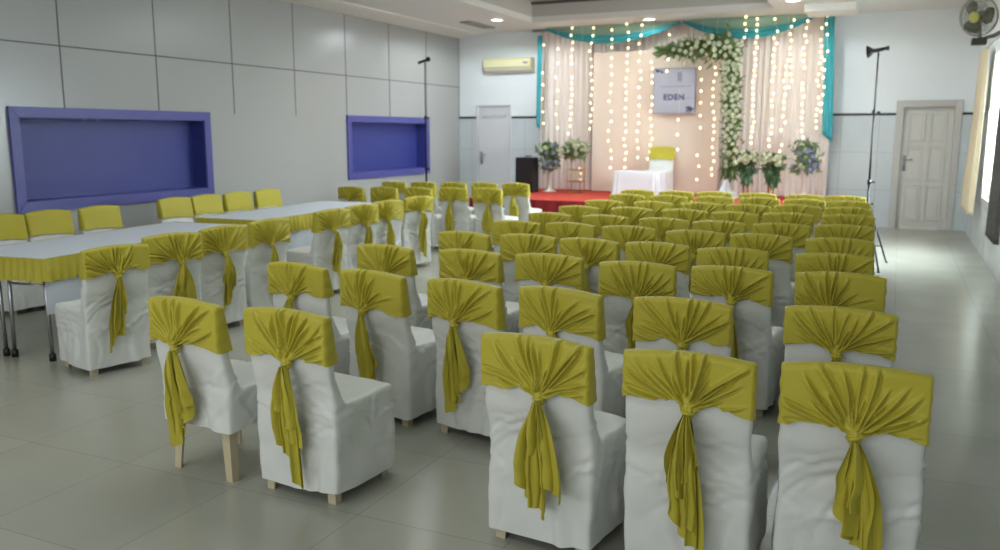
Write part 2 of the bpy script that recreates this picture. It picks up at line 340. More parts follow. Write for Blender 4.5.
# ------------------------------------------------------------------ the covered chair
rnd = random.Random(4)
def smooth_step(x): x = np.clip(x, 0, 1); return x*x*(3-2*x)
def nz(p, s, seed): return noise.noise(Vector((p[0]*s+seed*7.3, p[1]*s-seed*3.1, p[2]*s+seed*1.7)))
def cover_mesh(seed, hem=.05, cell=.0125):
    """fitted cloth cover: the surface of an L-shaped block, softened, tapered and creased"""
    W, D, H, S, BT = .445, .425, .85, .455, .072
    nx = round(W/cell); ny = round(D/cell); nzc = round((H-hem)/cell); kb = round((S-hem)/cell); jb = round(BT/cell)
    solid = np.zeros((nx, ny, nzc), bool); solid[:, :, :kb] = True; solid[:, :jb, :] = True
    idx = {}; vs = []; fs = []
    def vid(i, j, k):
        if (i, j, k) not in idx: idx[(i, j, k)] = len(vs); vs.append((i, j, k))
        return idx[(i, j, k)]
    for i in range(nx):
        for j in range(ny):
            for k in range(nzc):
                if not solid[i, j, k]: continue
                for d, q in (((1, 0, 0), [(1, 0, 0), (1, 1, 0), (1, 1, 1), (1, 0, 1)]), ((-1, 0, 0), [(0, 0, 0), (0, 0, 1), (0, 1, 1), (0, 1, 0)]),
                             ((0, 1, 0), [(0, 1, 0), (0, 1, 1), (1, 1, 1), (1, 1, 0)]), ((0, -1, 0), [(0, 0, 0), (1, 0, 0), (1, 0, 1), (0, 0, 1)]),
                             ((0, 0, 1), [(0, 0, 1), (1, 0, 1), (1, 1, 1), (0, 1, 1)])):
                    a, b, c = i+d[0], j+d[1], k+d[2]
                    if 0 <= a < nx and 0 <= b < ny and c < nzc and solid[a, b, c]: continue
                    fs.append([vid(i+o[0], j+o[1], k+o[2]) for o in q])
    L = np.array(vs, float); P = L.copy()
    P[:, 0] = (L[:, 0]/nx-.5)*W; P[:, 1] = L[:, 1]/ny*D; P[:, 2] = hem+L[:, 2]/nzc*(H-hem)
    nb = [set() for _ in vs]
    for f in fs:
        for a in range(4): nb[f[a]].add(f[(a+1) % 4]); nb[f[(a+1) % 4]].add(f[a])
    nbl = [list(s) for s in nb]; bot = L[:, 2] == 0
    mx = max(len(s) for s in nbl); NB = np.array([s+[i]*(mx-len(s)) for i, s in enumerate(nbl)]); cnt = np.array([len(s) for s in nbl])
    for it in range(6):
        Q = (P[NB].sum(1)-P*(mx-cnt)[:, None])/cnt[:, None]; Q[bot, 2] = P[bot, 2]
        P = P*.35+Q*.65
    x, y, z = P.T.copy()
    t = np.clip((z-hem)/(H-hem), 0, 1)
    # taper and flare
    x = x*(1.03-.03*t)
    back = smooth_step((z-S)/.2)
    thin = np.clip((z-S)/(H-S), 0, 1); y = np.where(y < .13, y*(1-.62*thin), y)
    y = y - .035*back*(y < .2) + .015*(1-t)*np.sign(y-.2)*smooth_step(abs(y-.2)/.2)
    z = z + back*(.008-.017*(x/.21)**2)
    y = y + np.where(y < .12, (.012*(1-(x/.22)**2))*back*-1, 0)   # shallow curve of the back
    seatcrown = smooth_step((y-.10)/.1)*smooth_step((z-S+.06)/.05)
    z = z + seatcrown*.008*(1-(x/.22)**2)
    P = np.stack([x, y, z], 1)
    # normals
    N = np.zeros_like(P)
    for f in fs:
        n = np.cross(P[f[2]]-P[f[0]], P[f[3]]-P[f[1]])
        for v in f: N[v] += n
    N /= np.linalg.norm(N, axis=1)[:, None]+1e-9
    rr = random.Random(seed*13+1); folds = []
    for _ in range(46):   # soft tension folds, each a short crease across the cloth
        face = rr.choice((0, 0, 0, 1, 2, 3, 1, 2)); c = (rr.uniform(-.2, .2), rr.uniform(.02, .45), rr.gauss(.40, .09))
        a = rr.choice((rr.gauss(0, .25), rr.gauss(.7, .3), rr.gauss(-.7, .3), rr.gauss(0, .25)))
        folds.append((face, c, a, rr.uniform(.05, .17), rr.uniform(.006, .013), rr.uniform(.004, .009)*rr.choice((1, -1, 1))))
    for _ in range(9):    # vertical soft drops of the skirt
        face = rr.choice((0, 1, 2, 3)); c = (rr.uniform(-.2, .2), rr.uniform(.05, .45), hem+rr.uniform(.02, .2))
        folds.append((face, c, rr.gauss(1.57, .2), rr.uniform(.1, .2), rr.uniform(.015, .03), rr.uniform(.006, .013)*rr.choice((1, -1))))
    disp = np.zeros(len(P))
    for i, p in enumerate(P):
        disp[i] = nz(p, 4, seed)*.013 + nz(p, 11, seed+3)*.006
    for face, c, a, l, wd, am in folds:
        if face in (0, 3): u = P[:, 0]-c[0]; m = np.clip(-N[:, 1] if face == 0 else N[:, 1], 0, 1)
        else: u = P[:, 1]-c[1]; m = np.clip(N[:, 0]*(1 if face == 1 else -1), 0, 1)
        v = P[:, 2]-c[2]; s = u*math.cos(a)+v*math.sin(a); q = -u*math.sin(a)+v*math.cos(a)+.25*s*s/l
        disp += m*am*np.exp(-(s/l)**2)*(np.exp(-(q/wd)**2)-.5*np.exp(-((q-2*wd)/wd)**2))
    disp *= 1-.85*smooth_step((z-.56)/.08)
    P = P+N*disp[:, None]
    P[:, 2] = np.where(bot, hem+np.array([nz(p, 5, seed+9) for p in P])*.012, P[:, 2])
    me = bpy.data.meshes.new('chair_cover'); me.from_pydata(P.tolist(), [], fs); me.materials.append(M['cover'])
    me.polygons.foreach_set('use_smooth', [True]*len(fs)); me.update(); return me
def sash_wrap(seed, kx=0., plain=False):
    """band round the top of the back, gathered into a knot at the rear"""
    rr = random.Random(seed*31+5)
    A, YB0, YF0 = .220, -.063, -.004         # half width, rear and front offsets
    nbk, nsd, nfr = 150, 6, 20
    ring = []                                # (x, y, nx, ny, isback)
    for i in range(nbk): ring.append((-A+2*A*i/(nbk-1), YB0, 0, -1, 1))
    for i in range(1, nsd): a = math.pi*i/nsd; ring.append((A+.012*math.sin(a), YB0+(YF0-YB0)*(1-math.cos(a))/2, math.sin(a), -math.cos(a), 0))
    for i in range(nfr): ring.append((A-2*A*i/(nfr-1), YF0, 0, 1, 0))
    for i in range(1, nsd): a = math.pi*i/nsd; ring.append((-A-.012*math.sin(a), YF0+(YB0-YF0)*(1-math.cos(a))/2, -math.sin(a), math.cos(a), 0))
    n = len(ring); ym = (YB0+YF0)/2; nv = 62
    up_ = rr.choice((0, .012, .03, -.005)); zk = .650+up_+rr.uniform(-.006, .006); sl = rr.uniform(-.012, .012)
    creases = []
    N = rr.randint(17, 22)
    for i in range(N):
        th = math.pi*(-.06+1.12*(i+rr.uniform(.2, .8))/N)
        creases.append((th, rr.uniform(.0028, .006), rr.uniform(.014, .028), rr.uniform(.0, .05), rr.uniform(.10, .30), rr.uniform(-.9, .9)))
    tuck = rr.random() < .4; tx = rr.uniform(-.08, .08)
    vs = []
    for j in range(nv+5):
        if j < 5: s = [.12, .5, .78, .93, 1.0][j]; dz = [0, -.002, -.007, -.014, -.022][j]; v = 0
        else: s = 1.0; v = (j-4)/nv; dz = -.022
        for (x, y, ax, ay, bk) in ring:
            arch = .010-.019*(x/.22)**2
            ztop = .868+arch
            zb = .660+up_+sl*x/.2 - .012*(abs(x)/.22)**2 + (.004 if bk else -.0) + .004*math.sin(x*40+seed)
            if plain: zb -= .045
            if bk: zb = zb-.018*math.exp(-((x-kx)/.035)**2)+.010*math.exp(-((abs(x-kx)-.09)/.05)**2)
            xx = x*(1-.02*(1-s)) ; yy = ym+(y-ym)*s
            z = (ztop+dz)*(1-v)+zb*v
            yy -= .012*(1-(x/.22)**2)         # follows the curve of the back
            if not bk and y > ym: yy += .040*v*(y-ym)/(YF0-ym)
            if bk and j >= 1 and not plain:
                dx, dzz = x-kx, z-zk; r = math.hypot(dx, dzz); th = math.atan2(dzz, dx)
                if th < -math.pi/2: th += 2*math.pi
                h = 0
                for (t0, wd, am, r0, r1, cu) in creases:
                    dt = th-t0-cu*(r-.1)*1.2
                    q = dt*max(r, .012)
                    wq = wd*(.6+r*4)
                    if abs(q) > 5*wq: continue
                    fall = smooth_step(np.array((r-r0)/.03))*(1-smooth_step(np.array((r-r1*.7)/(r1*.5))))
                    fall = float(fall)
                    h += am*fall*(-math.exp(-(q/wq)**2)+.95*math.exp(-((q-1.9*wq)/(1.5*wq))**2))
                h += .016*math.exp(-(r/.045)**2)-.006*math.exp(-((r-.10)/.06)**2)
                h += .004*nz((x, 0, z), 9, seed)
                if tuck: h += .010*math.exp(-((x-tx)/.02)**2-((z-.80)/.035)**2)
                edge = min(1, (A-abs(x))/.025+.15)*s
                yy -= h*edge
                if j > 2: yy = min(yy, -.0535-.012*(1-(x/.22)**2))
            else:
                yy += .0015*nz((x, y, z), 14, seed)*(-1 if bk else 1)
                if v > 0: xx += ax*.002*math.sin(z*90)
            vs.append((xx, yy, z))
    fs = grid_faces(n, nv+5, True); fs.append(tuple(range(n))[::-1])
    me = bpy.data.meshes.new('sash'); me.from_pydata(vs, [], [f[::-1] for f in fs]); me.polygons.foreach_set('use_smooth', [True]*len(fs)); me.update()
    return me, zk
def knot_mesh(kx, zk, seed):
    vs = []; nu, nv = 28, 16; rr = random.Random(seed); ph = rr.uniform(0, 6)
    for j in range(nv):
        a = math.pi*j/(nv-1)
        for i in range(nu):
            b = 2*math.pi*i/nu; g = 1+.13*math.sin(7*b+ph+2*a)-.22*math.exp(-((a-math.pi/2)/.25)**2)*0
            r = math.sin(a)**.7*g
            vs.append((kx+.021*r*math.cos(b), -.080+.018*r*math.sin(b), zk-.004+.030*math.cos(a)))
    fs = grid_faces(nu, nv, True)
    me = MB().add(vs, [f[::-1] for f in fs])
    # the band across the knot
    pts = [(kx+.023*math.cos(t), -.080+.020*math.sin(t), zk-.005+.005*math.sin(t+ph)) for t in np.linspace(0, 2*math.pi, 25)]
    me.tube(pts, [.006+.0015*math.sin(3*t) for t in np.linspace(0, 6.28, 25)], 8)
    me = me.mesh('knot'); me.polygons.foreach_set('use_smooth', [True]*len(me.polygons)); return me
def tail_mesh(kx, zk, seed, L, W, side, lay):
    """one hanging end: a gathered strip that opens into folds"""
    rr = random.Random(seed*17+3); nu, nv = 61, 44; ph = rr.uniform(0, 6.28); nf = rr.choice((1.5, 2, 2.5)); sk = rr.uniform(.10, .32)*rr.choice((1, -1))
    vs = []; cx = rr.uniform(-.02, .02)
    for j in range(nv):
        t = j/(nv-1); op = 1-(1-min(1, t*1.3))**2.2
        w_ = (.020+(W-.020)*op)*.5; amp = .006+.012*op
        for i in range(nu):
            s = -1+2*i/(nu-1)
            q = nf*math.pi*s+ph+.9*t
            f = math.sin(q)+.35*math.sin(2.7*q+seed)
            zl = L*t*(1+sk*s*t+.05*math.sin(q*.5+ph)*t*t)
            x = kx+side*(.006+.035*op)+cx*t+w_*s+.35*w_*op*math.sin(2*q+1)/nf
            y = -.086+.018*t-lay*.014-amp*f-.014*math.sin(math.pi*min(1, t*1.2))
            x += .010*noise.noise(Vector((s*1.2, t*3, seed)))*t; y += .007*noise.noise(Vector((s*2, t*4, seed+5)))
            y = min(y, -.050-.005*t)
            vs.append((x, y, zk-.012-zl))
    me = MB().add(vs, grid_faces(nu, nv)).mesh('tail'); me.polygons.foreach_set('use_smooth', [True]*len(me.polygons)); return me
def leg_mesh(sx, sy):
    """angle-section moulded plastic leg, corner outwards, splayed to its foot"""
    mb = MB(); X0, Y0 = sx*.165, (.03 if sy < 0 else .37); X1, Y1 = sx*.198, (.012 if sy < 0 else .405)
    def sec(x, y, z, w_, t_):
        ix, iy = -sx, -sy
        return [(x, y, z), (x+ix*w_, y, z), (x+ix*w_, y+iy*t_, z), (x+ix*t_, y+iy*t_, z), (x+ix*t_, y+iy*w_, z), (x, y+iy*w_, z)]
    vs = sec(X0, Y0, .43, .06, .008)+sec(X1, Y1, .02, .042, .008)+sec(X1, Y1, .0, .040, .009)
    fs = [(a*6+k, a*6+(k+1) % 6, a*6+6+(k+1) % 6, a*6+6+k) for a in range(2) for k in range(6)]
    fs += [(0, 1, 2, 3), (0, 3, 4, 5), (12, 15, 14, 13), (12, 17, 16, 15)]
    if sx*sy < 0: fs = [f[::-1] for f in fs]
    mb.add(vs, fs)
    cx, cy = X1-sx*.02, Y1-sy*.02
    return mb.mesh('leg', (M['leg'],))
LEGS = [leg_mesh(sx, sy) for sx in (-1, 1) for sy in (-1, 1)]
COV = [cover_mesh(i) for i in range(6)]; COVR = cover_mesh(11, .25); COVR2 = cover_mesh(12, .22)
SASH = []
for i in range(12):
    kx = [0, -.03, .015, -.012, .03, 0, -.02, .01, .04, -.04, .02, -.01][i]
    me, zk = sash_wrap(i+1, kx); me.materials.append(M['sash'])
    kn = knot_mesh(kx, zk, i); kn.materials.append(M['sash']); tl = []
    rr = random.Random(i+50)
    for k in range(3 if i % 3 else 2):
        L_ = [.42, .32, .24][k]*rr.uniform(.88, 1.1); t_ = tail_mesh(kx, zk, i*3+k, L_, [.125, .105, .08][k], [-.45, .5, 0][k]*rr.choice((1, 1, -1)), k)
        t_.materials.append(M['sash']); tl.append(t_)
    SASH.append((me, kn, tl))
SASHP, _ = sash_wrap(99, 0, True); SASHP.materials.append(M['plainsash'])
SOL = {}
def chair(x, y, rz, label, group, si, ci, cover=None, plain=False):
    """origin on the floor under the middle of the back's rear face; the seat points along local +Y"""
    t = empty('covered_chair', (x, y, 0), rz); tag(t, label, 'chair', group)
    link('chair_cover', cover or COV[ci % len(COV)], None, t)
    for l in LEGS: link('leg', l, None, t)
    if plain:
        link('sash', SASHP, None, t)
        return t
    s = link('sash', SASH[si][0], None, t); link('knot', SASH[si][1], None, s)
    for tl in SASH[si][2]: link('tail', tl, None, s)
    return t
# seating block, rows from the camera towards the stage, each row left to right: (x, y, turn)
rows = [
 [(-2.925, 2.90, -5), (-2.345, 2.90, -3), (-1.18, 2.90, -5), (-.61, 2.90, 0), (-.08, 2.97, 3)],
 [(-3.13, 3.98, -8), (-2.58, 3.93, -9), (-1.98, 3.87, -10), (-1.45, 3.87, -10), (-.85, 3.86, -3), (-.18, 3.94, -2)],
 [(-3.11, 4.89, -5), (-2.48, 4.92, -4), (-1.94, 4.95, -2), (-1.35, 4.86, 2), (-.81, 4.91, -4), (-.24, 4.95, 1)],
 [(-2.98, 5.81, -6), (-2.47, 5.86, -3), (-1.97, 5.81, -6), (-1.47, 5.80, -4), (-.95, 5.72, 5), (-.32, 5.72, 2)],
 [(-2.95, 6.73, 0), (-2.47, 6.78, -6), (-1.95, 6.74, -1), (-1.39, 6.64, 3), (-.89, 6.62, -3), (-.34, 6.59, 2)],
 [(-2.96, 7.56, -6), (-2.41, 7.55, -3), (-1.85, 7.51, -4), (-1.36, 7.46, -3), (-.85, 7.48, 3), (-.36, 7.57, -2)],
 [(-2.97, 8.40, -3), (-2.42, 8.46, -6), (-1.88, 8.46, -7), (-1.38, 8.38, -5), (-.91, 8.50, 0), (-.38, 8.54, 1)],
 [(-2.98, 9.26, -4), (-2.42, 9.30, -6), (-1.90, 9.36, -5), (-1.41, 9.34, -4), (-.93, 9.50, 2), (-.42, 9.40, -5)],
 [(-3.02, 10.30, -6), (-2.50, 10.30, -4), (-1.96, 10.36, -4), (-1.44, 10.40, -4), (-.94, 10.36, -3), (-.47, 10.28, -3)],
 [(-3.13, 11.15, -4), (-2.60, 11.12, -2), (-2.12, 11.20, -4), (-1.58, 11.18, 0), (-1.01, 11.12, -4), (-.54, 11.10, -2)],
]
ordw = ['', 'second', 'third', 'fourth', 'fifth', 'sixth', 'seventh', 'eighth', 'ninth']
colw = ['left end', 'second from left', 'third from left', 'third from right', 'second from right', 'right end']
first = ['white chair with cover raised off its beige legs, leftmost of the front row',
         'white chair showing its whole seat side, second from left in the front row',
         'white chair with hanging olive sash, third from left in the row nearest the camera',
         'white chair with long olive sash, second from the right in the row nearest the camera',
         'white chair with the largest olive sash in view, bottom right corner of the photo']
sidx = [[1, 4, 8, 2, 7], [3, 9, 1, 6, 10, 0]]
for r, row in enumerate(rows):
    for c, (x, y, a) in enumerate(row):
        if r == 0: lab = first[c]
        elif r == 9: lab = 'olive-sashed white chair, last row before the stage, %s' % colw[c]
        else: lab = 'olive-sashed white chair, %s row of the main block, %s' % (ordw[r], colw[c])
        si = sidx[r][c] if r < 2 else (r*5+c*7) % 12
        cv = COVR if (r, c) == (0, 0) else COVR2 if (r, c) == (1, 4) else None
        chair(x, y, R(a), lab, 'sashed chairs in the main seating block', si, r*2+c*3, cv)
# chairs at the long tables, backs to the room (seat towards the left wall)
tabc = [(-4.78, 4.07, 76), (-4.97, 4.76, 72), (-5.00, 5.33, 82), (-5.03, 5.93, 84), (-5.12, 6.98, 80), (-5.17, 7.58, 78), (-5.21, 8.16, 76), (-5.22, 8.86, 74)]
tl = ['nearest the camera', 'second from the camera', 'third from the camera', 'last chair at the nearer table', 'first chair at the farther table', 'second chair at the farther table', 'third chair at the farther table', 'last chair at the farther table']
for i, (x, y, a) in enumerate(tabc):
    chair(x, y, R(a), 'olive-sashed white chair along the tables, %s' % tl[i], 'sashed chairs along the room side of the tables', (i*5+3) % 12, i)
# chairs of the far left block
fl = [[(-6.98, 10.08), (-6.51, 10.20), (-6.04, 10.35), (-5.57, 10.50), (-5.10, 10.62)], [(-7.12, 11.45), (-6.65, 11.55), (-6.18, 11.66), (-5.71, 11.78), (-5.24, 11.9)]]
for r in range(2):
    for i, (x, y) in enumerate(fl[r]):
        pos = ['leftmost, by the wall', 'second from the left', 'middle one', 'second from the right', 'right end'][i]
        chair(x, y, R(-6), 'olive-sashed white chair, %s row of far left block, %s' % (['nearer', 'farther'][r], pos), 'sashed chairs in the far left block', (r*3+i*5) % 12, i+r)
# wall side of the tables, facing the camera side
wc = [(-7.50, 5.17, -96), (-7.50, 5.68, -97), (-7.48, 6.26, -95), (-7.66, 7.46, -95), (-7.66, 7.97, -94), (-7.64, 8.50, -93), (-7.66, 9.10, -94)]
wl = ['cut by the left photo edge', 'second from the camera', 'third from the camera, before the gap', 'fourth from the camera, after the gap', 'fifth from the camera', 'second from the far end', 'at the far end']
for i, (x, y, a) in enumerate(wc):
    chair(x, y, R(a), 'yellow-topped white chair by the grey wall, %s' % wl[i], 'yellow-topped chairs along the grey wall', 0, i+2, plain=True)
st = chair(-3.92, 15.47, R(180), 'white chair with plain yellow top standing on the stage behind the draped table', None, 0, 1, plain=True)
st.location.z = .505

# ------------------------------------------------------------------ long tables
def table(cx, cy, L, Wd, rz, label, drop):
    t = empty('banquet_table', (cx, cy, 0), rz); tag(t, label, 'table', 'long white tables with olive valance')
    H = .75; w2, l2 = Wd/2, L/2
    MB().box(-w2, w2, -l2, l2, H-.03, H-.004).obj('tabletop', M['trimw'], t)
    for (sx, sy) in ((-1, -1), (1, -1), (-1, 1), (1, 1)):
        mb = MB(); x, y = sx*(w2-.05), sy*(l2-.05)
        mb.tube([(x, y, H-.03), (x+sx*.015, y, .03)], .014, 12); l_ = mb.obj('leg', M['chrome'], t, True)
        MB().lathe([(0, 0), (.024, 0), (.024, .05), (.018, .055), (0, .055)], 14, (x+sx*.015, y, 0)).obj('foot_cap', M['black'], l_, True)
    for sy in (-1, 1):
        mb = MB(); mb.tube([(-w2+.05, sy*(l2-.05), .55), (w2-.05, sy*(l2-.05), .55)], .009, 8); mb.tube([(0, sy*(l2-.05), .55), (0, sy*(l2-.35), H-.03)], .007, 8)
        mb.obj('brace', M['chrome'], t, True)
    return t
def cloth_table(cx, cy, L, Wd, rz, who, gl):
    H = .75; w2, l2 = Wd/2, L/2
    t = empty('tablecloth', (cx, cy, 0), rz)
    tag(t, 'white tablecloth with pleated olive valance over the %s' % who, 'tablecloth', gl)
    nu, nv = 16, 40; vs = []
    for j in range(nv):
        for i in range(nu):
            x = -w2-.004+(Wd+.008)*i/(nu-1); y = -l2-.004+(L+.008)*j/(nv-1)
            vs.append((x, y, H+.002+.0015*noise.noise(Vector((x*5, y*5, cx)))))
    mb = MB().add(vs, grid_faces(nu, nv)); o = mb.obj('top_cloth', M['table'], t, True)
    # white drop along the room side, gently waved
    vs = []; nu, nv = 160, 8
    for j in range(nv):
        z = H-(.40)*j/(nv-1)
        for i in range(nu):
            y = -l2+L*i/(nu-1); vs.append((w2+.006+.008*(j/nv)*math.sin(y*17+cx), y, z))
    MB().add(vs, grid_faces(nu, nv)).obj('side_drop', M['table'], t, True)
    # valance round the edge
    per = [(-w2-.012, l2+.012), (-w2-.012, -l2-.012), (w2+.016, -l2-.012), (w2+.016, l2+.012), (-w2-.012, l2+.012)]
    pts = []; s = 0
    for a in range(4):
        p, q = Vector(per[a]), Vector(per[a+1]); d = (q-p); n_ = int(d.length/.006); dn = d.normalized(); nrm = Vector((dn.y, -dn.x))
        for k in range(n_): pts.append((p+d*k/n_, nrm, s+d.length*k/n_))
        s += d.length
    vs = []; nv = 10
    for j in range(nv):
        v = j/(nv-1)
        for (p, nrm, q) in pts:
            ff = q+.03*noise.noise(Vector((q*3, cy, 0)))
            a = (.004+.030*v)*(.5+.5*math.sin(ff*2*math.pi/.075))*(.55+.7*abs(noise.noise(Vector((q*1.7, 3, cx)))))
            qq = p+nrm*(a+.002)
            vs.append((qq.x, qq.y, H+.004-(.168+.008*math.sin(ff*70))*v))
    MB().add(vs, grid_faces(len(pts), nv, True)).obj('valance', M['sash'], t, True)
def both(cx, cy, L, Wd, rz, who, near):
    for sx, side in ((1, 'room-side'), (-1, 'wall-side')):
        q = sx*Wd/4
        table(cx+q*math.cos(rz), cy+q*math.sin(rz), L, Wd/2-.01, rz, 'narrow %s folding table on black-footed steel legs, of the pair %s' % (side, near), True)
    cloth_table(cx, cy, L, Wd, rz, who, 'white cloths on the long tables')
both(-5.93, 5.12, 2.36, .88, R(5.5), 'table pair nearer the camera', 'nearer the camera')
both(-6.25, 7.88, 2.36, .80, R(4), 'table pair farther from the camera', 'farther from the camera')

# ------------------------------------------------------------------ stage
SX0, SX1, SY0, SZ = -6.78, -1.0, 13.35, .505
t = empty('stage_platform', ((SX0+SX1)/2, SY0, 0)); tag(t, 'low red-carpeted stage platform in front of the lit backdrop', 'stage')
hw = (SX1-SX0)/2
MB().box(-hw, hw, 0, YB-SY0-.03, 0, SZ-.012).obj('stage_base', M['redf'], t)
MB().box(-hw-.01, hw+.01, -.012, YB-SY0-.03, SZ-.012, SZ).obj('stage_carpet', M['red'], t, bevel=.004)
# skirt in soft pleats
vs = []; nu = 240
for z in (0.005, SZ-.012):
    for i in range(nu): x = -hw+2*hw*i/(nu-1); vs.append((x, -.02-.012*math.sin(x*26)*(1 if z < .1 else .3), z))
MB().add(vs, grid_faces(nu, 2)).obj('stage_skirt', M['redf'], t, True)
# ------------------------------------------------------------------ backdrop
YC = 15.93
def drape(name, x0, x1, z0, z1, y, m, parent, amp=.03, per=.11, seed=0, top=None, tight=0):
    nu = max(12, int((x1-x0)/.012)); nv = 26; vs = []
    for j in range(nv):
        v = j/(nv-1)
        for i in range(nu):
            u = i/(nu-1); x = x0+(x1-x0)*u; zt = z1
            f = x+.03*noise.noise(Vector((x*2, seed, v*.6)))
            a = amp*(.6+.5*noise.noise(Vector((x*3, seed+4, v))))
            yy = y+a*math.sin(f*2*math.pi/per)+.3*a*math.sin(f*2*math.pi/(per*.43)+seed)
            vs.append((x, yy, zt+(z0-zt)*v))
    me = MB().add(vs, grid_faces(nu, nv)).mesh(name, (m,))
    return link(name, me, None, parent, True)
t = empty('backdrop', (-3.88, YC, SZ)); tag(t, 'tall blush pleated stage backdrop with a flat cream panel in its middle', 'backdrop')
def rel(o): o.data.transform(Matrix.Translation((3.88, -YC, -SZ))); return o
rel(drape('curtain', -6.50, -5.45, SZ+.01, 3.612, YC, M['drape'], t, seed=1))
rel(drape('curtain', -5.50, -3.60, SZ+.01, 3.612, YC+.05, M['drape'], t, amp=.02, seed=2))
rel(drape('curtain', -3.65, -2.2, SZ+.01, 3.612, YC, M['drape'], t, seed=3))
rel(drape('curtain', -2.25, -1.10, SZ+.01, 3.612, YC-.02, M['drape'], t, seed=4))
rel(MB().box(-5.36, -2.95, 15.74, 15.80, SZ+.01, 3.12).obj('cream_panel', M['panel'], t, bevel=.01))
rel(MB().tube([(-6.68, YC-.02, 3.59), (-1.06, YC-.02, 3.59)], .02, 8).obj('curtain_rod', M['chrome'], t, True))
# teal swags and side drapes
def swag(xa, xb, zt, dip, label, gr, sheer_top=True):
    t = empty('teal_swag', ((xa+xb)/2, 15.70, zt)); tag(t, label, 'swag', gr); cx = (xa+xb)/2
    def band(name, d0, d1, m, off, fold):
        nu, nv = 70, 16; vs = []
        for j in range(nv):
            v = j/(nv-1)
            for i in range(nu):
                u = -1+2*i/(nu-1); par = 1-u*u
                z = -(d0+(d1-d0)*v)*par-.035*v*(1-par)
                y = off-.05*par-.018*math.sin(v*fold*math.pi)*(.3+.7*par)
                vs.append(((xb-xa)/2*u, y, z))
        return MB().add(vs, grid_faces(nu, nv)).obj(name, m, t, True)
    band('gathered_band', dip*.55, dip, M['teal'], 0, 5)
    band('sheer_net', 0.0, dip*.62, M['sheer'], .025, 2)
    return t
swag(-6.32, -3.72, 3.605, .34, 'teal swag over the left half of the backdrop top', 'teal swags across the top of the backdrop')
swag(-3.68, -1.36, 3.61, .37, 'teal swag over the right half of the backdrop top', 'teal swags across the top of the backdrop')
def side_drape(x0, x1, z0, z1, label):
    o = drape('side_drape', x0, x1, z0, z1, 15.72, M['teal'], None, amp=.02, per=.07, seed=x0)
    for v in o.data.vertices:
        k = (z1-v.co.z)/(z1-z0); v.co.z -= .14*max(0, (k-.85)/.15)*(v.co.x-x0)/(x1-x0)
        v.co.x += (.08*k if x0 > -3 else -.03*k)
    o.data.transform(Matrix.Translation((-x0, -15.72, -z0))); o.location = (x0, 15.72, z0)
    s = o.modifiers.new('s', 'SOLIDIFY'); s.thickness = .004
    tag(o, label, 'drape', 'teal side drapes of the backdrop')
side_drape(-6.49, -6.39, 1.80, 3.48, 'narrow teal drape hanging down the left edge of the backdrop')
side_drape(-1.29, -1.12, 1.60, 3.60, 'broad teal drape hanging down the right edge of the backdrop')
# ------------------------------------------------------------------ fairy lights
bme = bmesh.new(); bmesh.ops.create_icosphere(bme, subdivisions=2, radius=.018)
for v in bme.verts: v.co.z *= 1.2
BULB = bpy.data.meshes.new('bulb'); bme.to_mesh(BULB); BULB.materials.append(M['bulb']); BULB.polygons.foreach_set('use_smooth', [True]*len(BULB.polygons))
strings = [(543, 45, 125, 13.2), (557.5, 49, 128, 13), (572, 28, 135, 6.6), (592, 28, 136, 7), (612, 30, 172, 9), (628, 24, 172, 7.5), (641, 25, 170, 9), (652.5, 62, 168, 7),
 (670, 35, 76, 13), (678, 120, 166, 14), (701, 68, 180, 13), (716, 60, 176, 7), (727, 25, 40, 8), (757, 19, 152, 5.6), (776, 19, 150, 6.4), (786, 60, 176, 7.2), (793, 20, 90, 6.6), (807, 21, 140, 7), (822, 28, 132, 6), (828, 16, 120, 9), (746, 17, 40, 7), (580, 168, 180, 6)]
for i, (px, y0, y1, sp) in enumerate(strings):
    rr = random.Random(i+200); Yd = 15.58
    p0 = pix(px, y0, Yd); p1 = pix(px, y1, Yd); ratio = (p0.z-p1.z)/max(1, (y1-y0)); stp = sp*ratio
    sx = p0.x; top = 3.615
    t = empty('fairy_light_string', (sx, Yd, top))
    where = 'beside the teal drape' if px < 550 or px > 820 else 'left of the cream panel' if px < 600 else 'over the cream panel' if px < 700 else 'by the flower garland' if px < 750 else 'right of the flower garland'
    tag(t, 'warm fairy light string %s, %s string from the left' % (where, ['first', 'second', 'third', 'fourth', 'fifth', 'sixth', 'seventh', 'eighth', 'ninth', 'tenth', 'eleventh', 'twelfth', 'thirteenth', 'fourteenth', 'fifteenth', 'sixteenth', 'seventeenth', 'eighteenth', 'nineteenth', 'twentieth', 'twenty-first', 'twenty-second'][sorted(range(len(strings)), key=lambda k: strings[k][0]).index(i)]), 'fairy lights', 'fairy light strings on the backdrop')
    z = p0.z; pts = [(0, .02, 0)]
    while z > p1.z-.01:
        off = (rr.gauss(0, .018), rr.uniform(-.02, .02), z-top)
        if rr.random() > .06:
            b = link('bulb', BULB, None, t); b.location = off
        pts.append((off[0]+.008, off[1]+.008, off[2])); z -= stp*rr.uniform(.85, 1.15)
    MB().tube(pts, .0022, 5).obj('wire', M['wire'], t)

